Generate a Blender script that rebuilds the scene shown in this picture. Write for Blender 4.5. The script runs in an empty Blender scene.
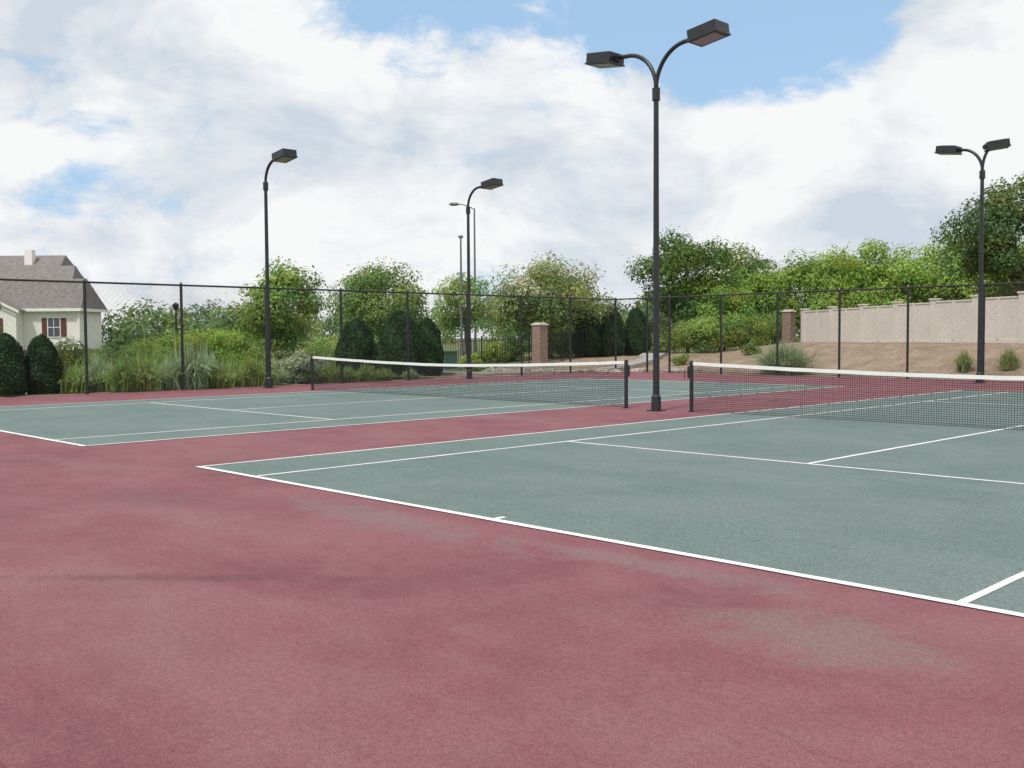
import bpy, bmesh, math, numpy as np
from mathutils import Vector, Matrix
rng=np.random.default_rng(7)
sc=bpy.context.scene
CAM=(12.0899,-6.1146,1.624); YAW=.7998; PIT=.0457; ROL=-.0067; FPX=1021.15
Fv=np.array([-math.sin(YAW),math.cos(YAW)]); Rv=np.array([math.cos(YAW),math.sin(YAW)])
def P(lat,d):   # bearing (tangent right of the view axis) and distance in metres -> world xy
    v=np.array(CAM[:2])+Fv*d+Rv*lat*d
    return float(v[0]),float(v[1])
def sm(a,b,t):
    t=np.clip((np.asarray(t,float)-a)/(b-a),0,1); return t*t*(3-2*t)
def terr(x,y):
    start=31.4-7*(1-sm(-22,-19.6,x))
    run=11.0-5.6*sm(-20,-9,x)
    r=sm(0,1,(y-start)/run)*(0.55+0.75*sm(-24,-14,x))
    return r-0.03
def H(x,y): return float(terr(x,y))
# ---------------- materials
def mat(name,col=(.5,.5,.5),rough=.7,metal=0,var=.0,scale=8,bump=0,bscale=60,spec=.5):
    m=bpy.data.materials.new(name); m.use_nodes=True; n=m.node_tree.nodes; l=m.node_tree.links
    b=n["Principled BSDF"]; b.inputs["Roughness"].default_value=rough; b.inputs["Metallic"].default_value=metal
    b.inputs["Specular IOR Level"].default_value=spec
    b.inputs["Base Color"].default_value=(*col,1)
    tc=n.new("ShaderNodeTexCoord")
    if var>0:
        no=n.new("ShaderNodeTexNoise"); no.inputs["Scale"].default_value=scale; no.inputs["Detail"].default_value=4; no.inputs["Roughness"].default_value=.65
        l.new(tc.outputs["Object"],no.inputs["Vector"])
        r=n.new("ShaderNodeValToRGB"); r.color_ramp.elements[0].position=.3; r.color_ramp.elements[1].position=.7
        r.color_ramp.elements[0].color=(*[c*(1-var) for c in col],1); r.color_ramp.elements[1].color=(*[min(1,c*(1+var)) for c in col],1)
        l.new(no.outputs["Fac"],r.inputs[0]); l.new(r.outputs[0],b.inputs["Base Color"])
    if bump>0:
        n2=n.new("ShaderNodeTexNoise"); n2.inputs["Scale"].default_value=bscale; n2.inputs["Detail"].default_value=3
        l.new(tc.outputs["Object"],n2.inputs["Vector"])
        bp=n.new("ShaderNodeBump"); bp.inputs["Strength"].default_value=bump; bp.inputs["Distance"].default_value=.01
        l.new(n2.outputs["Fac"],bp.inputs["Height"]); l.new(bp.outputs[0],b.inputs["Normal"])
    return m
def leafmat(name,trans=.4):
    m=bpy.data.materials.new(name); m.use_nodes=True; n=m.node_tree.nodes; l=m.node_tree.links
    for x in list(n): n.remove(x)
    o=n.new("ShaderNodeOutputMaterial"); a=n.new("ShaderNodeAttribute"); a.attribute_name="Col"
    d=n.new("ShaderNodeBsdfDiffuse"); t=n.new("ShaderNodeBsdfTranslucent")
    mx=n.new("ShaderNodeMixShader"); mx.inputs[0].default_value=trans
    l.new(a.outputs["Color"],d.inputs[0]); l.new(a.outputs["Color"],t.inputs[0])
    l.new(d.outputs[0],mx.inputs[1]); l.new(t.outputs[0],mx.inputs[2]); l.new(mx.outputs[0],o.inputs[0])
    return m
M_leaf=leafmat("foliage",.40); M_grass=leafmat("grass_blades",.3)
M_bark=mat("bark",(.17,.135,.10),.9,var=.35,scale=6,bump=.6,bscale=25)
M_black=mat("black_powder_coat",(.016,.019,.023),.38,var=.3,scale=5)
M_wire=mat("black_vinyl_wire",(.012,.013,.014),.6)
M_cord=mat("net_cord",(.012,.012,.014),.85)
M_tape=mat("net_tape_canvas",(.76,.76,.74),.8,var=.06,scale=7)
M_lens=mat("lamp_glass",(.25,.26,.27),.15,spec=.8)
M_galv=mat("galvanised_steel",(.16,.17,.18),.5,metal=.3,var=.15)
# ---------------- mesh helpers
class MB:
    def __init__(s): s.v=[]; s.f=[]; s.m=[]
    def add(s,v,f,mi=0):
        o=len(s.v); s.v+= [tuple(map(float,a)) for a in v]; s.f+=[tuple(i+o for i in q) for q in f]; s.m+=[mi]*len(f)
    def box(s,x0,x1,y0,y1,z0,z1,mi=0,T=None):
        v=[(x0,y0,z0),(x1,y0,z0),(x1,y1,z0),(x0,y1,z0),(x0,y0,z1),(x1,y0,z1),(x1,y1,z1),(x0,y1,z1)]
        if T: v=[T(a) for a in v]
        s.add(v,[(0,3,2,1),(4,5,6,7),(0,1,5,4),(1,2,6,5),(2,3,7,6),(3,0,4,7)],mi)
    def tube(s,pts,rad,n=8,mi=0,cap=True):
        pts=[Vector(p) for p in pts]; k=len(pts)
        if not hasattr(rad,'__len__'): rad=[rad]*k
        vs=[];up=None
        for i,p in enumerate(pts):
            t=(pts[min(i+1,k-1)]-pts[max(i-1,0)]).normalized()
            if up is None: up=t.orthogonal().normalized()
            a=(up-t*up.dot(t)).normalized(); up=a; b=t.cross(a)
            for j in range(n):
                th=2*math.pi*j/n; vs.append(p+(a*math.cos(th)+b*math.sin(th))*rad[i])
        fs=[(i*n+j,i*n+(j+1)%n,(i+1)*n+(j+1)%n,(i+1)*n+j) for i in range(k-1) for j in range(n)]
        if cap: fs+=[tuple(range(n))[::-1],tuple((k-1)*n+j for j in range(n))]
        s.add(vs,fs,mi)
    def obj(s,name,mats,parent=None,smooth=False,bevel=0,loc=None):
        me=bpy.data.meshes.new(name); me.from_pydata(s.v,[],s.f)
        for m in mats: me.materials.append(m)
        me.polygons.foreach_set("material_index",s.m)
        if smooth: me.polygons.foreach_set("use_smooth",[True]*len(s.f))
        me.update(); o=bpy.data.objects.new(name,me); sc.collection.objects.link(o)
        if parent: o.parent=parent
        if loc: o.location=loc
        if bevel:
            b=o.modifiers.new("bev","BEVEL"); b.width=bevel; b.segments=2; b.limit_method='ANGLE'
        return o
def empty(name,loc=(0,0,0)):
    e=bpy.data.objects.new(name,None); e.location=loc; e.empty_display_size=.3; sc.collection.objects.link(e); return e
def npmesh(name,V,k,C,material,parent=None):
    n=len(V)//k; me=bpy.data.meshes.new(name)
    me.vertices.add(len(V)); me.vertices.foreach_set("co",V.astype(np.float32).ravel())
    me.loops.add(n*k); me.loops.foreach_set("vertex_index",np.arange(n*k,dtype=np.int32))
    me.polygons.add(n); me.polygons.foreach_set("loop_start",np.arange(0,n*k,k,dtype=np.int32))
    try: me.polygons.foreach_set("loop_total",np.full(n,k,dtype=np.int32))
    except Exception: pass
    at=me.color_attributes.new("Col","FLOAT_COLOR","POINT"); c=np.ones((len(V),4),np.float32); c[:,:3]=C; at.data.foreach_set("color",c.ravel())
    me.materials.append(material); me.update(calc_edges=True); me.validate()
    o=bpy.data.objects.new(name,me); sc.collection.objects.link(o)
    if parent: o.parent=parent
    return o
def unit(a): return a/np.maximum(np.linalg.norm(a,axis=1,keepdims=True),1e-6)
def leafverts(C,Nrm,size,aspect=.6):
    n=len(C); rnd=unit(rng.normal(size=(n,3))); nn=unit(Nrm+rng.normal(size=(n,3))*.5)
    a=unit(np.cross(nn,rnd)); b=np.cross(nn,a); s=size*rng.uniform(.6,1.35,(n,1))
    V=np.stack([C-a*s*.5,C-b*s*.5*aspect+nn*s*.06,C+a*s*.5,C+b*s*.5*aspect+nn*s*.06],1)
    return V.reshape(-1,3)
GAIN=2.2
def crown(cx,cy,z0,z1,w,dp,n,size,col,nc=45,lumps=.26,blossom=0,ragged=.12):
    cz=(z0+z1)/2; hz=(z1-z0)/2
    u=unit(rng.normal(size=(nc,3))); r=rng.uniform(.25,1,(nc,1))**.5*(1-lumps*.75)
    r*=1+rng.normal(size=(nc,1))*ragged
    cen=u*r*np.array([w/2,dp/2,hz]); cr=np.array([w/2,dp/2,hz]).mean()*lumps*rng.uniform(.65,1.4,nc)
    wt=cr**2; wt/=wt.sum(); idx=rng.choice(nc,n,p=wt)
    q=unit(rng.normal(size=(n,3))*np.array([1,1,.8])); rad=cr[idx][:,None]*(rng.uniform(.25,1,(n,1))**.4)*(1+.09*rng.normal(size=(n,1)))
    pts=cen[idx]+q*rad*np.array([1,1,.8])
    st=rng.random(n)<.025; pts[st]+=q[st]*cr[idx][st][:,None]*rng.uniform(.1,.45,(st.sum(),1))
    out=unit(pts/np.array([w/2,dp/2,hz]))
    pts=pts+np.array([cx,cy,cz])
    V=leafverts(pts,q*.8+out*.4+np.array([0,0,.45]),size)
    cl=rng.uniform(.72,1.28,nc)[idx]*rng.uniform(.75,1.25,n)
    c=np.array(col)[None]*cl[:,None]*GAIN
    hue=rng.normal(size=nc)[idx]*.08; c[:,0]*=1+hue*1.5; c[:,2]*=1-hue
    if blossom>0:
        topc=(cen[:,2]/hz+rng.normal(size=nc)*.5)>.0
        isb=(topc[idx])&(rng.random(n)<blossom)&(q[:,2]>-.1)
        c[isb]=np.array([.62,.58,.45])*rng.uniform(.7,1.15,(isb.sum(),1))
    return V,np.repeat(np.clip(c,0,1),4,0),cen+np.array([cx,cy,cz])
def tree(name,lat,d,top,w,col,n=13000,size=.13,base=None,cb=.3,trunks=1,tr=.11,nc=45,lumps=.26,blossom=0,ragged=.12):
    x,y=P(lat,d); zb=H(x,y); e=empty(name,(0,0,0)); size*=1.3; n=int(n*.85)
    z0=zb+(top-zb)*cb
    V,C,cen=crown(x,y,z0,top,w,w*.95,n,size,col,nc,lumps,blossom,ragged=ragged)
    npmesh("crown",V,4,C,M_leaf,e)
    b=MB()
    for t in range(trunks):
        a=rng.uniform(0,6.28); off=(0 if trunks==1 else .15)
        sx,sy=x+math.cos(a)*off,y+math.sin(a)*off
        ex,ey=x+math.cos(a)*off*3.5,y+math.sin(a)*off*3.5; ze=z0+(top-z0)*.3
        b.tube([(sx,sy,zb-.1),(sx+.03,sy,zb+.3),((sx+ex)/2+rng.normal()*.06,(sy+ey)/2,(zb+ze)/2),(ex,ey,ze)],[tr*1.35,tr,tr*.85,tr*.6],8)
        for j in rng.choice(len(cen),8 if trunks==1 else 4,replace=False):
            c=cen[j]; m=((ex+c[0])/2+rng.normal()*.1,(ey+c[1])/2+rng.normal()*.1,(ze+c[2])/2-.1+.05*rng.normal())
            zs=zb+(ze-zb)*rng.uniform(.65,1)
            b.tube([(ex*.9+sx*.1,ey*.9+sy*.1,zs),m,tuple(c)],[tr*.5,tr*.33,tr*.12],5)
    b.obj("trunk_and_limbs",[M_bark],e,smooth=True)
    return e
# ================= GROUND
def axis(lo,hi,fl,fh,st):
    a=np.arange(fl,fh+.01,st); L=[fl];s=st
    while L[-1]>lo: s*=1.25; L.append(L[-1]-s)
    R=[fh];s=st
    while R[-1]<hi: s*=1.25; R.append(R[-1]+s)
    return np.array(L[::-1][:-1]+list(a)+R[1:])
gx=axis(-900,900,-50,25,.6); gy=axis(-900,900,-15,60,.6)
X,Y=np.meshgrid(gx,gy); Z=terr(X,Y)
nf=rng.normal(size=Z.shape)*.012; Z=Z+np.where((X<-19.6)|(Y>31.6)|(X>24)|(Y<-14.5),nf,0)
g=MB(); nx=len(gx); ny=len(gy)
g.add(np.stack([X,Y,Z],-1).reshape(-1,3),[(j*nx+i,j*nx+i+1,(j+1)*nx+i+1,(j+1)*nx+i) for j in range(ny-1) for i in range(nx-1)])
def ground_mat():
    m=bpy.data.materials.new("lawn_and_mulch"); m.use_nodes=True; n=m.node_tree.nodes; l=m.node_tree.links; b=n["Principled BSDF"]; b.inputs["Roughness"].default_value=.95
    b.inputs["Specular IOR Level"].default_value=.15
    tc=n.new("ShaderNodeTexCoord")
    def noise(s,d=5):
        a=n.new("ShaderNodeTexNoise"); a.inputs["Scale"].default_value=s; a.inputs["Detail"].default_value=d; a.inputs["Roughness"].default_value=.65; l.new(tc.outputs["Object"],a.inputs["Vector"]); return a.outputs["Fac"]
    def ramp(f,c0,c1,p0=.35,p1=.65):
        r=n.new("ShaderNodeValToRGB"); r.color_ramp.elements[0].position=p0; r.color_ramp.elements[1].position=p1
        r.color_ramp.elements[0].color=(*c0,1); r.color_ramp.elements[1].color=(*c1,1); l.new(f,r.inputs[0]); return r.outputs[0]
    lawn=ramp(noise(3),(.10,.135,.045),(.19,.21,.085)); mulch=ramp(noise(1.6),(.235,.17,.125),(.345,.27,.20))
    sx=n.new("ShaderNodeSeparateXYZ"); l.new(tc.outputs["Object"],sx.inputs[0])
    def mr(o,a,bb):
        q=n.new("ShaderNodeMapRange"); q.inputs[1].default_value=a; q.inputs[2].default_value=bb; l.new(o,q.inputs[0]); return q.outputs[0]
    def ma(op,a,bb):
        q=n.new("ShaderNodeMath"); q.operation=op
        for i,v in enumerate((a,bb)):
            if isinstance(v,(int,float)): q.inputs[i].default_value=v
            else: l.new(v,q.inputs[i])
        return q.outputs[0]
    bank=ma('MULTIPLY',mr(sx.outputs[1],29,30.5),mr(sx.outputs[1],50,46))
    bank=ma('MULTIPLY',bank,mr(sx.outputs[0],-27,-24))
    bed=ma('MULTIPLY',mr(sx.outputs[0],-24.5,-23),1.0)
    msk=ma('MAXIMUM',bank,bed); nz=ma('MULTIPLY',ma('SUBTRACT',noise(.5,7),.52),2.4)
    msk=mr(ma('ADD',msk,nz),.2,.7)
    mx=n.new("ShaderNodeMix"); mx.data_type='RGBA'; l.new(msk,mx.inputs[0]); l.new(lawn,mx.inputs[6]); l.new(mulch,mx.inputs[7]); l.new(mx.outputs[2],b.inputs["Base Color"])
    bp=n.new("ShaderNodeBump"); bp.inputs["Strength"].default_value=.4; bp.inputs["Distance"].default_value=.04; l.new(noise(9),bp.inputs["Height"]); l.new(bp.outputs[0],b.inputs["Normal"])
    return m
g.obj("ground",[ground_mat()],smooth=True)
# ================= COURT
def court_mat(name,c_lo,c_hi,dust,stains=()):
    m=bpy.data.materials.new(name); m.use_nodes=True; n=m.node_tree.nodes; l=m.node_tree.links; b=n["Principled BSDF"]
    b.inputs["Roughness"].default_value=.82; b.inputs["Specular IOR Level"].default_value=.3
    tc=n.new("ShaderNodeTexCoord")
    def noise(s,d=6,r=.65,dist=0,w=None):
        a=n.new("ShaderNodeTexNoise"); a.inputs["Scale"].default_value=s; a.inputs["Detail"].default_value=d; a.inputs["Roughness"].default_value=r; a.inputs["Distortion"].default_value=dist
        if w is None: l.new(tc.outputs["Object"],a.inputs["Vector"])
        else:
            mp=n.new("ShaderNodeMapping"); mp.inputs["Scale"].default_value=w; mp.inputs["Rotation"].default_value=(0,0,.8); l.new(tc.outputs["Object"],mp.inputs[0]); l.new(mp.outputs[0],a.inputs["Vector"])
        return a.outputs["Fac"]
    def mr(o,a,bb,c=0,d=1):
        q=n.new("ShaderNodeMapRange"); q.inputs[1].default_value=a; q.inputs[2].default_value=bb; q.inputs[3].default_value=c; q.inputs[4].default_value=d; l.new(o,q.inputs[0]); return q.outputs[0]
    def mix(f,a,bb,bt='MIX'):
        q=n.new("ShaderNodeMix"); q.data_type='RGBA'; q.blend_type=bt
        if isinstance(f,float): q.inputs[0].default_value=f
        else: l.new(f,q.inputs[0])
        for i,v in ((6,a),(7,bb)):
            if isinstance(v,tuple): q.inputs[i].default_value=(*v,1)
            else: l.new(v,q.inputs[i])
        return q.outputs[2]
    c=mix(mr(noise(.55,6,.6,.6),.38,.64),c_lo,c_hi)
    c=mix(mr(noise(.28,4,.6,.4,(1,2.4,1)),.46,.72,0,.6),c,dust)
    c=mix(mr(noise(2.6,6,.72),.44,.72,0,.45),c,dust)
    c=mix(mr(noise(1.4,7,.75,1.2,(1,4,1)),.57,.74,0,.38),c,tuple(x*.45 for x in c_lo))
    if stains:
        edge=mr(noise(3.2,6,.75),.3,.7,-.6,.6)
    for (sx,sy,rx,ry,rot,col,st) in stains:
        mp=n.new("ShaderNodeMapping"); mp.vector_type='TEXTURE'; mp.inputs["Location"].default_value=(sx,sy,0); mp.inputs["Rotation"].default_value=(0,0,rot); mp.inputs["Scale"].default_value=(rx,ry,1)
        l.new(tc.outputs["Object"],mp.inputs[0]); ln=n.new("ShaderNodeVectorMath"); ln.operation='LENGTH'; l.new(mp.outputs[0],ln.inputs[0])
        ad=n.new("ShaderNodeMath"); ad.operation='ADD'; l.new(ln.outputs["Value"],ad.inputs[0]); l.new(edge,ad.inputs[1])
        c=mix(mr(ad.outputs[0],1.1,.3,0,st),c,col)
    gr=mr(noise(95,2,.8),.3,.7,.60,1.40)
    cc=n.new("ShaderNodeCombineColor"); [l.new(gr,cc.inputs[i]) for i in range(3)]
    g2=mr(noise(24,3,.8),.3,.7,.80,1.20); c2=n.new("ShaderNodeCombineColor"); [l.new(g2,c2.inputs[i]) for i in range(3)]
    c=mix(1.0,c,cc.outputs[0],'MULTIPLY'); c=mix(1.0,c,c2.outputs[0],'MULTIPLY')
    l.new(c,b.inputs["Base Color"])
    bp=n.new("ShaderNodeBump"); bp.inputs["Strength"].default_value=.35; bp.inputs["Distance"].default_value=.004; l.new(gr,bp.inputs["Height"]); l.new(bp.outputs[0],b.inputs["Normal"])
    return m
grey=(.21,.145,.145)
M_red=court_mat("red_acrylic_court",(.175,.058,.073),(.225,.080,.096),(.245,.130,.137),
  stains=((9.3,-1.15,.75,.5,0,(.20,.135,.13),.75),(7.6,-.4,1.6,.22,0,grey,.6),(4.6,-.6,2.2,.4,-.05,(.2,.14,.14),.6),(5.6,-2.9,1.5,.12,.75,(.11,.045,.05),.55),(2.2,-1.4,1.6,.5,.4,(.16,.075,.085),.5),(-3,-3,2.5,1.2,0,(.24,.135,.135),.5)))
M_green=court_mat("green_acrylic_court",(.112,.163,.152),(.138,.190,.178),(.175,.208,.198),
  stains=((6.5,1.8,1.6,.7,.4,(.165,.195,.185),.5),(3.5,3.0,1.2,.5,0,(.095,.142,.132),.4)))
s=MB(); s.box(-19.0,18.6,-13.5,30.9,-.2,0); s.obj("court_surface",[M_red])
W,L=10.97,23.77; OX=(0,-3.63-10.97)
gm=MB()
for ox in OX: gm.add([(ox,0,.004),(ox+W,0,.004),(ox+W,L,.004),(ox,L,.004)],[(0,1,2,3)])
gm.obj("playing_area",[M_green])
M_line=bpy.data.materials.new("white_line_paint"); M_line.use_nodes=True
n=M_line.node_tree.nodes; l=M_line.node_tree.links; b=n["Principled BSDF"]; b.inputs["Roughness"].default_value=.7
tc=n.new("ShaderNodeTexCoord"); no=n.new("ShaderNodeTexNoise"); no.inputs["Scale"].default_value=14; no.inputs["Detail"].default_value=6; no.inputs["Roughness"].default_value=.8
l.new(tc.outputs["Object"],no.inputs["Vector"]); r=n.new("ShaderNodeValToRGB"); r.color_ramp.elements[0].position=.27; r.color_ramp.elements[0].color=(.38,.40,.38,1); r.color_ramp.elements[1].position=.48; r.color_ramp.elements[1].color=(.80,.80,.79,1)
l.new(no.outputs["Fac"],r.inputs[0]); l.new(r.outputs[0],b.inputs["Base Color"])
lm=MB()
def wob(v): return v+rng.normal()*.003
def line(x0,y0,x1,y1,w):
    ln=math.hypot(x1-x0,y1-y0); k=max(2,int(ln/.4)); vx,vy=(x1-x0)/ln,(y1-y0)/ln; vs=[]
    for i in range(k+1):
        t=ln*i/k; px,py=x0+vx*t,y0+vy*t
        vs+=[(px-vy*wob(w/2),py+vx*wob(w/2),.008),(px+vy*wob(w/2),py-vx*wob(w/2),.008)]
    lm.add(vs,[(2*i,2*i+1,2*i+3,2*i+2) for i in range(k)])
lw=.062
for ox in OX:
    for yy,s_ in ((0,1),(L,-1)):
        line(ox-.0,yy+s_*.04,ox+W,yy+s_*.04,.085)
        line(ox+W/2,yy+s_*.087,ox+W/2,yy+s_*.20,lw)
        line(ox+1.37+.036,yy+s_*5.485,ox+W-1.37-.036,yy+s_*5.485,lw)
        line(ox+W/2,yy+s_*(5.485+.036),ox+W/2,L/2,lw)
        for xx in (1.37,W-1.37):line(ox+xx,yy+s_*.087,ox+xx,L/2,lw)
        for xx in (.031,W-.031): line(ox+xx,yy+s_*.087,ox+xx,L/2,lw)
lm.obj("court_lines",[M_line])
# ================= NETS
def net(ox):
    e=empty("tennis_net",(0,0,0)); y=L/2; xa=ox-.914; xb=ox+W+.914; xc=(xa+xb)/2; hw=(xb-xa)/2
    top=lambda x: .914+(1.07-.914)*(abs(x-xc)/hw)**1.6
    for nm,x,sg in (("post",xa,1),("post",xb,-1)):
        b=MB(); b.tube([(x,y,0),(x,y,1.06)],.043,14); b.tube([(x,y,1.06),(x,y,1.10)],[.048,.035],14); b.tube([(x,y,0.0),(x,y,.02)],.075,14)
        b.box(x-sg*.05-.035,x-sg*.05+.035,y-.03,y+.03,.72,.98); b.tube([(x-sg*.09,y,.85),(x-sg*.09,y-.12,.85),(x-sg*.09,y-.12,.70)],.009,6)
        b.obj(nm,[M_black],e,smooth=False)
    m=MB(); t=.0036; xs=np.arange(xa+.05,xb-.05,.0455)
    for x in xs: m.add([(x-t,y,.02),(x+t,y,.02),(x+t,y,top(x)-.01),(x-t,y,top(x)-.01)],[(0,1,2,3)])
    nr=22; seg=np.linspace(xa+.04,xb-.04,60)
    for i in range(nr):
        f=(i+.0)/nr; vs=[]
        for x in seg:
            z=.02+(top(x)-.05)*f; vs+=[(x,y+.001,z-t),(x,y+.001,z+t)]
        m.add(vs,[(2*k,2*k+2,2*k+3,2*k+1) for k in range(len(seg)-1)])
    m.obj("mesh",[M_cord],e)
    b=MB()
    for sgn in (-1,1):
        vs=[]
        for x in seg:
            z=top(x); wv=.004*math.sin(x*3.1+ox)+.003*math.sin(x*7.7)
            vs+=[(x,y+sgn*.008,z-.068+wv*.5),(x,y+sgn*.006,z+.004+wv*.3)]
        b.add(vs,[(2*k,2*k+2,2*k+3,2*k+1) for k in range(len(seg)-1)])
    b.obj("headband",[M_tape],e)
    return e
net(OX[0]); net(OX[1])
# ================= FLOODLIGHT POLES
def pole(x,y,arms,zf,hl,r=.062):
    e=empty("floodlight_pole"); b=MB()
    b.tube([(x,y,0),(x,y,zf*.5),(x,y,zf)],[r*1.15,r,r*.85],14)
    b.box(x-.15,x+.15,y-.15,y+.15,0.001,.025); b.tube([(x,y,.02),(x,y,.32),(x,y,.36)],[r*1.75,r*1.6,r*1.15],14)
    b.tube([(x,y,zf-.25),(x,y,zf+.02)],r*1.35,14)
    b.obj("shaft",[M_black],e,smooth=False,bevel=.004)
    for (ax,ay,rch) in arms:
        u=Vector((ax,ay,0)).normalized(); a=MB(); zt=hl-.02; pts=[]
        nseg=14; R=min(rch*.62,zt-zf-.05) if rch>.6 else rch*.8
        for i in range(nseg+1):
            th=math.pi/2*i/nseg; hx=R*(1-math.cos(th)); hz=(zt-zf)*math.sin(th)
            pts.append(Vector((x,y,zf))+u*hx+Vector((0,0,hz)))
        pts.append(Vector((x,y,zt+.03))+u*(rch-.28))
        a.tube(pts,r*.72,10); a.obj("arm",[M_black],e,smooth=True)
        h=MB(); c=Vector((x,y,hl+.03))+u*rch; v=Vector((-u.y,u.x,0)); up=(Vector((0,0,1))-u*.13).normalized(); uu=(u+Vector((0,0,.13))).normalized()
        T=lambda q:c+uu*q[0]+v*q[1]+up*q[2]
        h.box(-.33,.36,-.25,.25,-.09,.12,0,T)
        h.add([T(q) for q in [(-.31,-.23,.12),(.34,-.23,.12),(.34,.23,.12),(-.31,.23,.12),(-.2,-.14,.15),(.2,-.14,.15),(.2,.14,.15),(-.2,.14,.15)]],[(4,5,6,7),(0,1,5,4),(1,2,6,5),(2,3,7,6),(3,0,4,7)],0)
        h.box(-.35,.38,-.27,.27,-.125,-.092,0,T)
        h.box(-.29,.29,-.2,.2,-.132,-.1265,1,T); h.box(-.42,-.33,-.06,.06,-.06,.06,0,T)
        h.obj("lamp_head",[M_black,M_lens],e,bevel=.008)
    return e
pole(-1.64,11.60,[(-1,0,1.42),(1,0,1.32)],6.93,7.80,.064)
pole(-17.78,11.68,[(1,0,1.15)],6.75,7.45,.064)
pole(-17.85,20.65,[(1,0,1.35)],6.7,7.43,.064)
pole(-1.44,28.75,[(-1,0,1.1),(Rv[0]*.4-Fv[0]*.1,Rv[1]*.4-Fv[1]*.1,.42)],7.0,7.80,.068)
# ================= CHAIN LINK FENCE
FH=3.35; e=empty("chain_link_fence")
def fence_run(p0,p1,posts):
    p0=Vector(p0); p1=Vector(p1); Ln=(p1-p0).length; u=(p1-p0)/Ln; nn=Vector((-u.y,u.x,0))*.035
    fr=MB()
    for t in posts:
        q=p0+u*t; fr.tube([(q.x,q.y,-.1),(q.x,q.y,FH+.03)],.047,8); fr.tube([(q.x,q.y,FH+.03),(q.x,q.y,FH+.10)],[.052,.012],8)
    fr.tube([p0+Vector((0,0,FH)),p1+Vector((0,0,FH))],.031,8)
    fr.tube([p0+Vector((0,0,.06)),p1+Vector((0,0,.06))],.010,6)
    fr.obj("posts_and_rails",[M_black],e)
    w=MB(); t=.0021; pitch=.072; vs=[];fs=[]
    for sgn in (1,-1):
        for s0 in np.arange(-FH,Ln+FH,pitch):
            s0=s0+rng.normal()*.009; a0,a1=s0,s0+sgn*(FH-.04); z0,z1=.04,FH
            lo,hi=min(a0,a1),max(a0,a1)
            if hi<=0 or lo>=Ln: continue
            def cl(a):
                return (min(max(a,0),Ln))
            def zz(a): return z0+(a-a0)*(z1-z0)/(a1-a0)
            b0,b1=cl(a0),cl(a1); k=len(vs)
            for (s_,z_) in ((b0-t*1.2,zz(b0)),(b0+t*1.2,zz(b0)),(b1+t*1.2,zz(b1)),(b1-t*1.2,zz(b1))):
                q=p0+u*s_+nn*sgn*.12; vs.append((q.x,q.y,z_))
            fs.append((k,k+1,k+2,k+3))
    w.add(vs,fs); w.obj("chain_link_mesh",[M_wire],e)
LF=-18.65; y0=6.03-3.05*6
fence_run((LF,y0,0),(LF,30.5,0),[0,3.05,6.1,9.15,12.2,15.25,18.3,21.35,24.4,27.45,30.5,33.55,36.6,39.65,30.5-y0])
fence_run((LF,30.5,0),(18.3,30.5,0),[1.85]+[3.1+2.71*i for i in range(13)]+[36.9])
# ================= WALL (right)
M_stucco=mat("cream_precast_concrete",(.64,.60,.54),.85,var=.06,scale=.9,bump=.1,bscale=30)
M_cap=mat("wall_coping",(.66,.62,.56),.85,var=.08)
A=np.array([-16.6,43.9]); B=np.array([-2.8,36.6]); e=empty("garden_wall"); n_p=6
wv=(B-A); wl=np.linalg.norm(wv); wu=wv/wl; wn=np.array([-wu[1],wu[0]])
b=MB(); cp=MB()
for i in range(n_p+1):
    c=A+wu*wl*i/n_p; zb=1.03+.038*i
    T=lambda q,c=c,zb=zb:(c[0]+wu[0]*q[0]+wn[0]*q[1],c[1]+wu[1]*q[0]+wn[1]*q[1],zb+q[2])
    b.box(-.15,.15,-.15,.15,-.5,1.97,0,T); cp.box(-.19,.19,-.19,.19,1.973,2.04,0,T)
    if i<n_p:
        s0,s1=.15,wl/n_p-.15
        b.box(s0,s1,-.07,.07,-.6,1.84,0,T); cp.box(s0,s1,-.10,.10,1.843,1.91,0,T); b.box(s0,s1,-.09,.09,-.4,.20,0,T)
        mid=(s0+s1)/2
        b.box(mid-.07,mid+.07,-.11,.11,.20,1.84,0,T)
b.obj("wall_panels",[M_stucco],e,bevel=.01); cp.obj("coping",[M_cap],e,bevel=.01)
# ================= BRICK PILLARS + IRON FENCE
def brickmat(name,c1,c2,mo,sc_=1.0):
    m=bpy.data.materials.new(name); m.use_nodes=True; n=m.node_tree.nodes; l=m.node_tree.links; b=n["Principled BSDF"]; b.inputs["Roughness"].default_value=.9
    tc=n.new("ShaderNodeTexCoord")
    sx=n.new("ShaderNodeSeparateXYZ"); cx=n.new("ShaderNodeCombineXYZ"); ad=n.new("ShaderNodeMath"); ad.operation='ADD'
    l.new(tc.outputs["Object"],sx.inputs[0]); l.new(sx.outputs[0],ad.inputs[0]); l.new(sx.outputs[1],ad.inputs[1]); l.new(ad.outputs[0],cx.inputs[0]); l.new(sx.outputs[2],cx.inputs[1])
    bt=n.new("ShaderNodeTexBrick"); bt.inputs["Scale"].default_value=1; bt.inputs["Brick Width"].default_value=.21; bt.inputs["Row Height"].default_value=.075; bt.inputs["Mortar Size"].default_value=.008
    bt.inputs["Color1"].default_value=(*c1,1); bt.inputs["Color2"].default_value=(*c2,1); bt.inputs["Mortar"].default_value=(*mo,1)
    l.new(cx.outputs[0],bt.inputs["Vector"]); l.new(bt.outputs[0],b.inputs["Base Color"]); return m
M_brick=brickmat("red_brown_brick",(.19,.12,.09),(.28,.19,.145),(.33,.29,.25))
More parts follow.
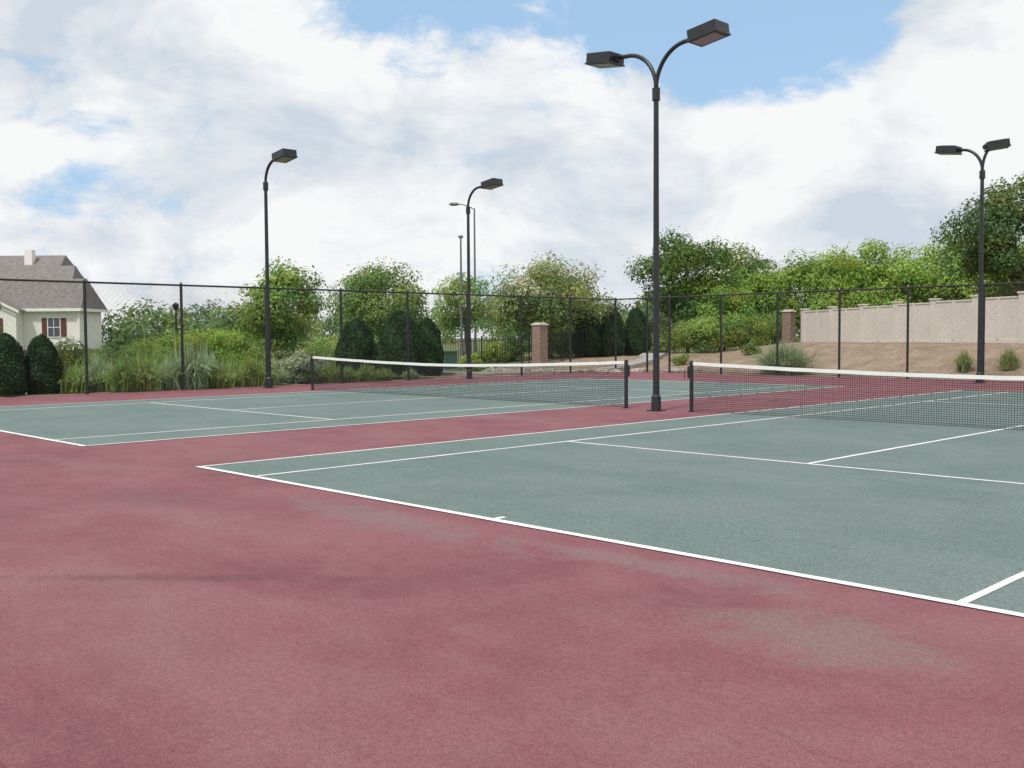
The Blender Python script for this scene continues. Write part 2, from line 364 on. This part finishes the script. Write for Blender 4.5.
def pillar(lat,d,h=2.0,w=.27):
    x,y=P(lat,d); zb=H(x,y); e=empty("brick_pillar"); b=MB(); b.box(x-w,x+w,y-w,y+w,zb-.3,zb+h); b.obj("shaft",[M_brick],e)
    c=MB(); c.box(x-w-.05,x+w+.05,y-w-.05,y+w+.05,zb+h+.002,zb+h+.08); c.box(x-w+.05,x+w-.05,y-w+.05,y+w-.05,zb+h+.082,zb+h+.14); c.obj("cap",[M_cap],e,bevel=.015)
pillar(.0275,50,1.95); pillar(.271,58,2.0); pillar(.12,60,1.8)
e=empty("iron_fence"); b=MB()
for (a0,a1) in (((-.075,51),(.0275,50)),((.0275,50),(.12,60)),((.12,60),(.271,58))):
    x0,yy0=P(*a0); x1,yy1=P(*a1); ln=math.hypot(x1-x0,yy1-yy0); k=int(ln/.13)
    for i in range(k+1):
        t=i/k; x=x0+(x1-x0)*t; y=yy0+(yy1-yy0)*t; z=H(x,y); r_=.013 if i%18 else .035
        b.tube([(x,y,z-.05),(x,y,z+1.5+(.1 if i%18==0 else 0))],r_,4)
    for zz in (.15,1.35):
        vs=[(x0+(x1-x0)*t,yy0+(yy1-yy0)*t,H(x0+(x1-x0)*t,yy0+(yy1-yy0)*t)+zz) for t in np.linspace(0,1,12)]; b.tube(vs,.022,4)
b.obj("pickets",[M_black],e)
M_conc=mat("concrete_path",(.36,.34,.31),.9,var=.12,scale=2)
pts=[P(-.12,47),P(-.02,45.5),P(.06,47.5),P(.13,52),P(.17,60)]; b=MB(); vs=[]
cv=[]
for i in range(len(pts)-1):
    for t in np.linspace(0,1,6)[:-1]: cv.append(np.array(pts[i])*(1-t)+np.array(pts[i+1])*t)
cv.append(np.array(pts[-1]))
for i,c in enumerate(cv):
    t=cv[min(i+1,len(cv)-1)]-cv[max(i-1,0)]; t/=np.linalg.norm(t); nn=np.array([-t[1],t[0]])
    for sg in (-.6,.6):
        q=c+nn*sg; zz=H(*c)+.10; vs.append((q[0],q[1],zz))
k=len(cv); low=[(a[0],a[1],a[2]-.3) for a in vs]
b.add(vs+low,[(2*i,2*i+1,2*i+3,2*i+2) for i in range(k-1)]+[(2*i,2*i+2,2*k+2*i+2,2*k+2*i) for i in range(k-1)]+[(2*i+1,2*k+2*i+1,2*k+2*i+3,2*i+3) for i in range(k-1)])
b.obj("footpath",[M_conc])
M_gcab=mat("green_painted_steel",(.06,.13,.10),.5,var=.1)
x,y=P(-.066,50); z=H(x,y); e=empty("utility_cabinet"); b=MB(); b.box(x-.55,x+.55,y-.45,y+.45,z-.1,z+.08,1); b.box(x-.5,x+.5,y-.4,y+.4,z+.081,z+.9); b.box(x-.53,x+.53,y-.43,y+.43,z+.901,z+.97); b.box(x-.42,x+.0-.01,y-.415,y-.402,z+.2,z+.85); b.box(x+.01,x+.42,y-.415,y-.402,z+.2,z+.85); b.obj("cabinet_body",[M_gcab,M_conc],e,bevel=.015)
M_rock=mat("pale_fieldstone",(.36,.32,.28),.9,var=.3,scale=3,bump=.5,bscale=10)
bm=bmesh.new()
for i in range(26):
    lat=-.03+.0085*i+rng.normal()*.002; x,y=P(lat,46.5+rng.uniform(-.3,.3)); s_=rng.uniform(.14,.30)
    r0=bmesh.ops.create_icosphere(bm,subdivisions=2,radius=s_)
    for v in r0['verts']:
        k_=1+.18*math.sin(v.co.x*19+i)+.12*math.sin(v.co.y*23+i*2); v.co=Vector((v.co.x*k_*1.2+x,v.co.y*k_+y,v.co.z*.65*k_+H(x,y)+s_*.25))
me=bpy.data.meshes.new("edging_rocks"); bm.to_mesh(me); bm.free(); me.materials.append(M_rock); o=bpy.data.objects.new("edging_rocks",me); sc.collection.objects.link(o)
# ================= STREET LAMPS
def slamp(lat,d,top,arm,kind):
    x,y=P(lat,d); z=H(x,y); e=empty("street_lamp"); b=MB(); b.tube([(x,y,z-.1),(x,y,z+.5),(x,y,top-.3)],[.12,.09,.055],10); b.tube([(x,y,z),(x,y,z+.45)],[.17,.13],10)
    if kind=="cobra":
        u=Vector((-Rv[0],-Rv[1],0)); p=Vector((x,y,top-.35)); pts=[p+u*(arm*t)+Vector((0,0,.35*math.sin(t*1.57))) for t in np.linspace(0,1,8)]
        b.tube(pts,.035,8); q=pts[-1]; b.tube([q-u*.05,q+u*.1,q+u*.45,q+u*.62],[.05,.11,.12,.04],8)
    elif kind=="post":
        b.tube([(x,y,top-.3),(x,y,top-.25),(x,y,top),(x,y,top+.12)],[.06,.15,.2,.05],8)
    else:
        b.tube([(x,y,top-.3),(x,y,top-.05)],.05,8); b.box(x-.12,x+.12,y-.1,y+.1,top-.08,top+.08)
    b.obj("lamp_post",[M_galv if kind!="post" else M_black],e)
slamp(-.0355,70,10.7,1.1,"cobra"); slamp(-.049,64,7.9,.5,"box"); slamp(-.328,58,3.6,0,"post"); slamp(-.141,62,5.3,0,"post")
# ================= HOUSE
M_siding=bpy.data.materials.new("lap_siding"); M_siding.use_nodes=True
n=M_siding.node_tree.nodes; l=M_siding.node_tree.links; b_=n["Principled BSDF"]; b_.inputs["Base Color"].default_value=(.80,.78,.74,1); b_.inputs["Roughness"].default_value=.7
tc=n.new("ShaderNodeTexCoord"); wvn=n.new("ShaderNodeTexWave"); wvn.bands_direction='Z'; wvn.wave_profile='SAW'; wvn.inputs["Scale"].default_value=1.6; l.new(tc.outputs["Object"],wvn.inputs["Vector"])
bp=n.new("ShaderNodeBump"); bp.inputs["Strength"].default_value=.5; bp.inputs["Distance"].default_value=.015; l.new(wvn.outputs["Fac"],bp.inputs["Height"]); l.new(bp.outputs[0],b_.inputs["Normal"])
M_roof=mat("asphalt_shingles",(.195,.18,.17),.95,var=.25,scale=3,bump=.6,bscale=12)
M_trim=mat("white_trim",(.82,.81,.79),.6); M_shut=mat("maroon_shutter",(.12,.035,.035),.6); M_glass=mat("window_glass",(.05,.06,.07),.08,spec=1)
e=empty("suburban_house")
def HT(q):
    v=np.array(CAM[:2])+Rv*q[0]+Fv*q[1]; return (v[0],v[1],q[2])
wa=MB(); rf=MB(); tr_=MB()
def block(r0,r1,d0,d1,ze,zr,hip=.5):
    wa.box(r0,r1,d0,d1,-1,.9,1,HT); wa.box(r0+.02,r1-.02,d0+.02,d1-.02,.9,ze,0,HT)
    o=.4; dm=(d0+d1)/2
    v=[(r0-o,d0-o,ze),(r1+o,d0-o,ze),(r1+o,d1+o,ze),(r0-o,d1+o,ze),(r0+hip,dm,zr),(r1-hip,dm,zr)]
    rf.add([HT(q) for q in v],[(0,1,5,4),(1,2,5),(2,3,4,5),(3,0,4),(0,3,2,1)],0)
    tr_.box(r0-o-.02,r1+o+.02,d0-o-.06,d0-o-.005,ze-.2,ze+.03,0,HT); tr_.box(r1+o+.005,r1+o+.06,d0-o,d1+o,ze-.2,ze+.03,0,HT)
block(-70,-40.6,90,98,6.6,9.4,.2); block(-64,-37.0,85.2,89.9,5.4,8.0,.2); block(-60,-34.1,80.5,85.1,4.1,6.6,.2)
g0,g1,gd,ze,zr=-45.5,-38.4,79.3,4.1,5.9
wa.box(g0,g1,gd,80.48,-1,.9,1,HT); wa.box(g0+.02,g1-.02,gd+.02,80.49,.9,ze,0,HT)
gm_=(g0+g1)/2; wa.add([HT(q) for q in ((g0+.02,gd+.02,ze),(g1-.02,gd+.02,ze),(gm_,gd+.02,zr-.1))],[(0,1,2)],0)
rf.add([HT(q) for q in ((g0-.4,gd-.35,ze-.12),(gm_,gd-.35,zr),(g1+.4,gd-.35,ze-.12),(g0-.4,82.6,ze-.12),(gm_,82.6,zr),(g1+.4,82.6,ze-.12))],[(0,1,4,3),(1,2,5,4)],0)
for s_ in (1,-1):
    ex=g1+.4 if s_>0 else g0-.4
    tr_.add([HT(q) for q in ((gm_,gd-.37,zr-.02),(ex,gd-.37,ze-.14),(ex,gd-.37,ze-.36),(gm_,gd-.37,zr-.26))],[(0,1,2,3)],0)
tr_.box(-34.1,-33.95,80.38,80.49,.9,3.88,0,HT)
wa.box(-43.9,-43.2,92.5,93.2,7,9.8,0,HT)
for rr in (-47,-52.5): wa.box(rr,rr+.25,91.5,91.7,7,9.2,0,HT)
wa.obj("walls",[M_siding,M_brick],e); rf.obj("roof",[M_roof],e); tr_.obj("trim",[M_trim],e)
wi=MB()
def window(rc,d0,zc,w=.9,h=1.45):
    wi.box(rc-w/2-.08,rc+w/2+.08,d0-.06,d0+.01,zc-h/2-.08,zc+h/2+.1,0,HT); wi.box(rc-w/2,rc+w/2,d0-.075,d0-.061,zc-h/2,zc+h/2,1,HT)
    wi.box(rc-.02,rc+.02,d0-.09,d0-.076,zc-h/2,zc+h/2,0,HT); wi.box(rc-w/2,rc+w/2,d0-.094,d0-.091,zc-.025,zc+.025,0,HT)
    for s_ in (-1,1):
        c=rc+s_*(w/2+.30); wi.box(c-.2,c+.2,d0-.05,d0+.01,zc-h/2,zc+h/2,2,HT)
window(-36.0,80.5,2.65); window(-40.4,79.3,2.65); window(-43.6,79.3,2.65); window(-48,80.5,2.65); window(-53,80.5,2.65)
wi.obj("windows_and_shutters",[M_trim,M_glass,M_shut],e)
# ================= TOPIARY
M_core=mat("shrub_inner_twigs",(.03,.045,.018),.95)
def topiary(lat,d,h,w,col=(.048,.094,.046),n=6500,pw=1.0):
    x,y=P(lat,d); zb=H(x,y); e=empty("topiary_shrub")
    u=rng.uniform(0,1,n); th=rng.uniform(0,2*np.pi,n)
    prof=lambda t: np.sqrt(np.clip(1-np.abs((t-.28)/.72*(t>.28)+(t-.28)/.42*(t<=.28))**1.6,0,1))**pw
    ph=rng.uniform(0,6,4)
    lump=1+.06*np.sin(th*3+ph[0]+u*5)+.05*np.sin(th*5+ph[1]-u*9)+.04*np.sin(u*17+ph[2]+th*2)
    rad=w/2*prof(u)*lump*(1-rng.exponential(.04,n)).clip(.7,1)*(1+.02*rng.normal(size=n))
    pt=np.stack([x+rad*np.cos(th),y+rad*np.sin(th),zb+u*h+rng.normal(size=n)*.02],1)
    nr=np.stack([np.cos(th),np.sin(th),(u-.2)*1.3],1)
    V=leafverts(pt,unit(nr),.09); c=np.array(col)[None]*rng.uniform(.6,1.5,(n,1))*(1+.2*np.sin(th*4+ph[3]+u*11))[:,None]
    npmesh("foliage",V,4,np.repeat(c,4,0),M_leaf,e)
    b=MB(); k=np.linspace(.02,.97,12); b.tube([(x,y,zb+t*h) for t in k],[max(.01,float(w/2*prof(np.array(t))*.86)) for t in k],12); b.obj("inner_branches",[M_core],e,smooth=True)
for a in ((-.497,30.6,1.85,1.3),(-.460,31.4,1.8,1.1),(-.151,42.5,2.45,1.8),(-.110,41.5,2.75,2.0),(-.083,44.5,2.5,1.5),(.0745,55,2.35,1.7),(.098,55,2.65,1.55),(.122,56,2.65,1.55)): topiary(*a)
# ================= ORNAMENTAL GRASSES
def grass(lat,d,h,w,col,n=650,name="ornamental_grass"):
    x,y=P(lat,d); zb=H(x,y)
    th=rng.uniform(0,2*np.pi,n); lean=rng.uniform(0,1,n)**.7; hh=h*rng.uniform(.6,1.08,n)*(1-.3*lean)
    bx=x+rng.normal(size=n)*w*.10; by=y+rng.normal(size=n)*w*.10; out=lean*w*.55*rng.uniform(.7,1.2,n)
    dx,dy=np.cos(th),np.sin(th); ts=[0,.35,.7,1]; ctr=[]
    for t in ts:
        o=out*t**1.8; zz=hh*(t*1.25-.25*t**2-lean*.55*t**4); ctr.append(np.stack([bx+dx*o,by+dy*o,zb+zz],1))
    pa=rng.uniform(0,6.28,n); side=np.stack([np.cos(pa),np.sin(pa),np.zeros(n)],1); wd=[.012,.014,.010,.002]
    Q=[]
    for i in range(3):
        Q.append(np.stack([ctr[i]-side*wd[i],ctr[i]+side*wd[i],ctr[i+1]+side*wd[i+1],ctr[i+1]-side*wd[i+1]],1))
    V=np.stack(Q,1).reshape(-1,3); c=np.array(col)[None]*2.5*rng.uniform(.6,1.4,(n,1)); dry=rng.random(n)<.14; c[dry]=np.array([.42,.36,.22])*rng.uniform(.7,1.2,(dry.sum(),1))
    npmesh(name,V,4,np.repeat(np.clip(c,0,.8),12,0),M_grass)
gA=(.115,.16,.05); gB=(.14,.19,.11); gC=(.10,.16,.045)
for a in ((-.430,31.8,1.15,1.6,gA),(-.405,32.6,1.4,1.7,gB),(-.382,31.9,1.35,1.4,gC),(-.362,32.3,1.5,1.7,gA),(-.335,33.6,1.3,1.5,gB),(-.317,33.4,1.95,2.2,gB),(-.289,33.9,1.1,1.5,gA),(-.272,35.5,1.2,1.4,gC),(-.255,35.1,1.35,1.5,gA),(-.236,36.2,1.1,1.5,gB),(-.178,37.8,.95,1.4,gA),(-.160,38.2,.7,1.2,gC),(-.142,38.8,.8,1.3,gA),(-.125,39.4,.6,1.1,gA),(-.10,40.0,.5,.9,gB),(-.47,33,1.0,1.4,gA),(-.345,35.5,1.7,2.0,gC),(-.30,37,1.6,2.0,gB)):
    grass(*a)
grass(.267,42.6,1.65,3.2,(.125,.17,.095),n=1700); grass(.443,38.5,.95,.9,(.12,.15,.06),n=480); grass(.487,37.6,.95,1.0,(.12,.15,.06),n=480)
def bush(lat,d,h,w,col,n=5000,size=.09,name="shrub",bl=0):
    x,y=P(lat,d); zb=H(x,y); V,C,c=crown(x,y,zb-.15,zb+h,w,w*.8,n,size*1.15,col,26,.34,bl); e=empty(name); npmesh("foliage",V,4,C,M_leaf,e)
    b=MB(); 
    for j in range(8): b.tube([(x+rng.normal()*.08,y+rng.normal()*.08,zb-.05),tuple((np.array([x,y,zb])+c[j])/2+rng.normal(size=3)*.05),tuple(c[j])],[.03,.02,.008],5)
    b.obj("stems",[M_bark],e)
bush(-.207,37.5,1.45,1.9,(.15,.18,.12),bl=.15); bush(-.223,38.5,1.2,1.6,(.13,.16,.08)); bush(-.19,39,1.1,1.5,(.13,.16,.10))
bush(-.40,40,1.6,3.0,(.07,.105,.04)); bush(-.37,42,1.7,3.2,(.09,.13,.04)); bush(-.33,46,2.3,4.0,(.13,.18,.04),7000,.11); bush(-.29,48,2.5,4.2,(.14,.19,.04),7000,.11); bush(-.26,46,2.2,3.2,(.12,.17,.04)); bush(-.44,42,1.7,3.2,(.07,.10,.035)); bush(-.18,50,1.9,4,(.13,.175,.05)); bush(-.13,50,1.9,3.6,(.13,.175,.05)); bush(-.02,52,1.2,2.2,(.13,.17,.04)); bush(.0,54,1.4,2.4,(.06,.10,.035)); bush(.055,58,1.8,3,(.12,.165,.05)); bush(.105,62,2.6,5,(.13,.18,.055)); bush(.15,60,1.9,3.6,(.12,.165,.045)); bush(-.04,48,1.0,1.4,(.14,.18,.05))
bush(.19,55,2.2,4.0,(.13,.18,.05),8000,.1); bush(.225,54,2.0,3.6,(.12,.17,.045),8000,.1); bush(.25,60,2.4,4,(.11,.16,.045),7000,.1)
bush(.165,50,.6,1.2,(.12,.16,.05),1500,.08); bush(.235,49,.5,1.3,(.10,.14,.05),1500,.08)
# ================= TREES
tree("tree",-.226,42,5.25,3.9,(.12,.175,.05),n=12000,size=.12,cb=.15,tr=.06,trunks=2,nc=48,lumps=.27,ragged=.13)
tree("crepe_myrtle_tree",-.125,54,5.8,6.8,(.095,.135,.045),n=19000,cb=.12,trunks=3,tr=.07,nc=62,lumps=.29,ragged=.08)
tree("crepe_myrtle_tree",.036,55,6.3,7.4,(.105,.138,.05),n=21000,cb=.12,trunks=4,tr=.07,nc=66,blossom=.55,lumps=.29,ragged=.08)
tree("tree",-.045,66,5.9,5.0,(.12,.17,.06),n=9000,cb=.2,size=.14,nc=38,lumps=.29)
tree("tree",.172,60,7.9,6.6,(.064,.098,.030),n=19000,cb=.2,size=.14,nc=56,lumps=.30,ragged=.10)
tree("tree",.228,64,7.6,5.6,(.085,.12,.035),n=15000,cb=.2,size=.14,nc=46,lumps=.30,ragged=.10)
hc=((.12,.18,.038),(.14,.20,.045),(.105,.165,.036),(.15,.205,.052))
for i,(lat,d,tp,w) in enumerate(((.205,58,4.7,4.8),(.245,62,5.8,5.6),(.285,62,6.9,5.4),(.318,60,7.1,5.4),(.352,58,7.1,5.4),(.39,57,7.0,5.4),(.425,57,7.3,5.4),(.455,55,6.8,5.4),(.50,54,6.6,5),(.55,54,6.5,5),(.60,55,6.9,5))):
    tree("tree",lat,d,tp+rng.uniform(-.3,.3),w,hc[i%4],n=14000,cb=.02,size=.13,nc=58,lumps=.29,trunks=2,tr=.06,ragged=.11)
tree("oak_tree",.497,43.5,8.5,6.4,(.058,.085,.03),n=24000,cb=.2,size=.12,nc=66,lumps=.27,tr=.2,ragged=.10)
tree("tree",-.515,50,4.1,2.6,(.10,.15,.04),n=7000,cb=.1,size=.12,nc=30,ragged=.2)
tree("tree",-.56,48,4.6,4.2,(.07,.11,.03),n=9000,cb=.1,size=.12,nc=30)
Vs=[];Cs=[]
for i in range(150):
    ang=rng.uniform(-1.35,1.2); dd=rng.uniform(95,190); x=CAM[0]+(-math.sin(YAW-ang))*dd; y=CAM[1]+math.cos(YAW-ang)*dd
    h=rng.uniform(.035,.052)*dd+rng.uniform(-.4,.9); w=rng.uniform(7,13); zb=H(x,y)
    if ang>.1: h+=1.5
    V,C,_=crown(x,y,zb-1,zb+h,w,w,1300,.48,np.array([(.06,.095,.045),(.08,.12,.05),(.10,.14,.055),(.065,.09,.05)][i%4])*1.0,20,.33)
    Vs.append(V);Cs.append(C)
npmesh("distant_treeline",np.concatenate(Vs),4,np.concatenate(Cs),M_leaf)
# ================= WORLD
w=bpy.data.worlds.new("World"); sc.world=w; w.use_nodes=True; n=w.node_tree.nodes; l=w.node_tree.links
for x in list(n): n.remove(x)
out=n.new("ShaderNodeOutputWorld"); bg=n.new("ShaderNodeBackground"); bg.inputs["Strength"].default_value=.1; l.new(bg.outputs[0],out.inputs[0])
sky=n.new("ShaderNodeTexSky"); sky.sky_type='NISHITA'; sky.sun_disc=False
SAZ=math.radians(165); sun_el=math.radians(56)
sdir=Vector((math.sin(SAZ)*math.cos(sun_el),math.cos(SAZ)*math.cos(sun_el),math.sin(sun_el)))
sky.sun_elevation=sun_el; sky.sun_rotation=SAZ; sky.air_density=1.0; sky.dust_density=.6
tc=n.new("ShaderNodeTexCoord"); sx=n.new("ShaderNodeSeparateXYZ"); l.new(tc.outputs["Generated"],sx.inputs[0])
def ma(op,a,b=None,c=None):
    q=n.new("ShaderNodeMath"); q.operation=op
    for i,v in enumerate((a,b,c)):
        if v is None: continue
        if isinstance(v,(int,float)): q.inputs[i].default_value=v
        else: l.new(v,q.inputs[i])
    return q.outputs[0]
def mr(o,a,bb,c=0,d=1,smooth=False):
    q=n.new("ShaderNodeMapRange"); q.inputs[1].default_value=a; q.inputs[2].default_value=bb; q.inputs[3].default_value=c; q.inputs[4].default_value=d
    if smooth: q.interpolation_type='SMOOTHSTEP'
    l.new(o,q.inputs[0]); return q.outputs[0]
X_,Y_,Z_=sx.outputs
az=ma('ARCTAN2',X_,Y_); el=ma('ARCSINE',Z_)
cv=n.new("ShaderNodeCombineXYZ"); l.new(az,cv.inputs[0]); l.new(ma('MULTIPLY',el,1.8),cv.inputs[1])
def noise(s,d,r=.55,dist=0,off=0):
    a=n.new("ShaderNodeTexNoise"); a.noise_dimensions='2D'; a.inputs["Scale"].default_value=s; a.inputs["Detail"].default_value=d; a.inputs["Roughness"].default_value=r; a.inputs["Distortion"].default_value=dist
    mp=n.new("ShaderNodeMapping"); mp.inputs["Location"].default_value=(off,off*.7,0); l.new(cv.outputs[0],mp.inputs[0]); l.new(mp.outputs[0],a.inputs["Vector"]); return a.outputs["Fac"]
def blob(a0,e0,ra,re,k):
    u=ma('DIVIDE',ma('SUBTRACT',az,a0),ra); v=ma('DIVIDE',ma('SUBTRACT',el,e0),re)
    q=ma('SQRT',ma('ADD',ma('MULTIPLY',u,u),ma('MULTIPLY',v,v))); return mr(q,0,1.0,k,0,True)
A0=-YAW
dens=ma('ADD',ma('MULTIPLY',noise(4.5,3,.5,.3,3.1),.55),ma('MULTIPLY',noise(11,9,.62,.2,5.7),.70))
hole=ma('ADD',ma('ADD',blob(A0+.16,.31,.36,.16,.52),blob(A0-.12,.31,.15,.10,.28)),blob(A0+.29,.27,.14,.09,.20))
hole=ma('ADD',hole,ma('ADD',blob(A0-.36,.12,.24,.11,.17),blob(A0-.22,.055,.5,.05,.14)))
puff=ma('ADD',ma('ADD',blob(A0+.44,.29,.13,.14,.42),blob(A0+.02,.28,.10,.05,.16)),blob(A0+.30,.19,.3,.07,.12))
cl=ma('ADD',ma('SUBTRACT',dens,hole),puff)
mask=mr(cl,.30,.52,0,1,True)
tone=ma('ADD',ma('MULTIPLY',noise(5.0,8,.6,.3,9.4),.85),ma('MULTIPLY',dens,.30))
r=n.new("ShaderNodeValToRGB"); r.color_ramp.elements[0].position=.46; r.color_ramp.elements[0].color=(6.1,6.8,7.6,1); r.color_ramp.elements[1].position=.70; r.color_ramp.elements[1].color=(9.4,9.45,9.5,1)
l.new(ma('ADD',tone,blob(A0+.43,.27,.2,.15,.08)),r.inputs[0])
bl=n.new("ShaderNodeMix"); bl.data_type='RGBA'; bl.inputs[0].default_value=.65; l.new(sky.outputs[0],bl.inputs[6]); bl.inputs[7].default_value=(4.7,7.2,10.2,1)
mx=n.new("ShaderNodeMix"); mx.data_type='RGBA'; l.new(mask,mx.inputs[0]); l.new(bl.outputs[2],mx.inputs[6]); l.new(r.outputs[0],mx.inputs[7]); l.new(mx.outputs[2],bg.inputs[0])
sd=bpy.data.lights.new("sun","SUN"); sd.energy=2.9; sd.angle=math.radians(6); sd.color=(1,.96,.89); so=bpy.data.objects.new("sun",sd); sc.collection.objects.link(so)
so.rotation_euler=sdir.to_track_quat('Z','Y').to_euler(); so.location=(0,0,40)
cd=bpy.data.cameras.new("camera"); cam=bpy.data.objects.new("camera",cd); sc.collection.objects.link(cam); sc.camera=cam
cd.sensor_width=36; cd.lens=36*FPX/1024; cd.clip_end=3000; cd.clip_start=.05
F3=Vector((-math.sin(YAW)*math.cos(PIT),math.cos(YAW)*math.cos(PIT),-math.sin(PIT))); R3=Vector((math.cos(YAW),math.sin(YAW),0)); U3=R3.cross(F3)
R2=R3*math.cos(ROL)+U3*math.sin(ROL); U2=R2.cross(F3)
cam.matrix_world=Matrix(((R2.x,U2.x,-F3.x,CAM[0]),(R2.y,U2.y,-F3.y,CAM[1]),(R2.z,U2.z,-F3.z,CAM[2]),(0,0,0,1)))
sc.view_settings.view_transform='Standard'; sc.view_settings.look='None'; sc.view_settings.exposure=0
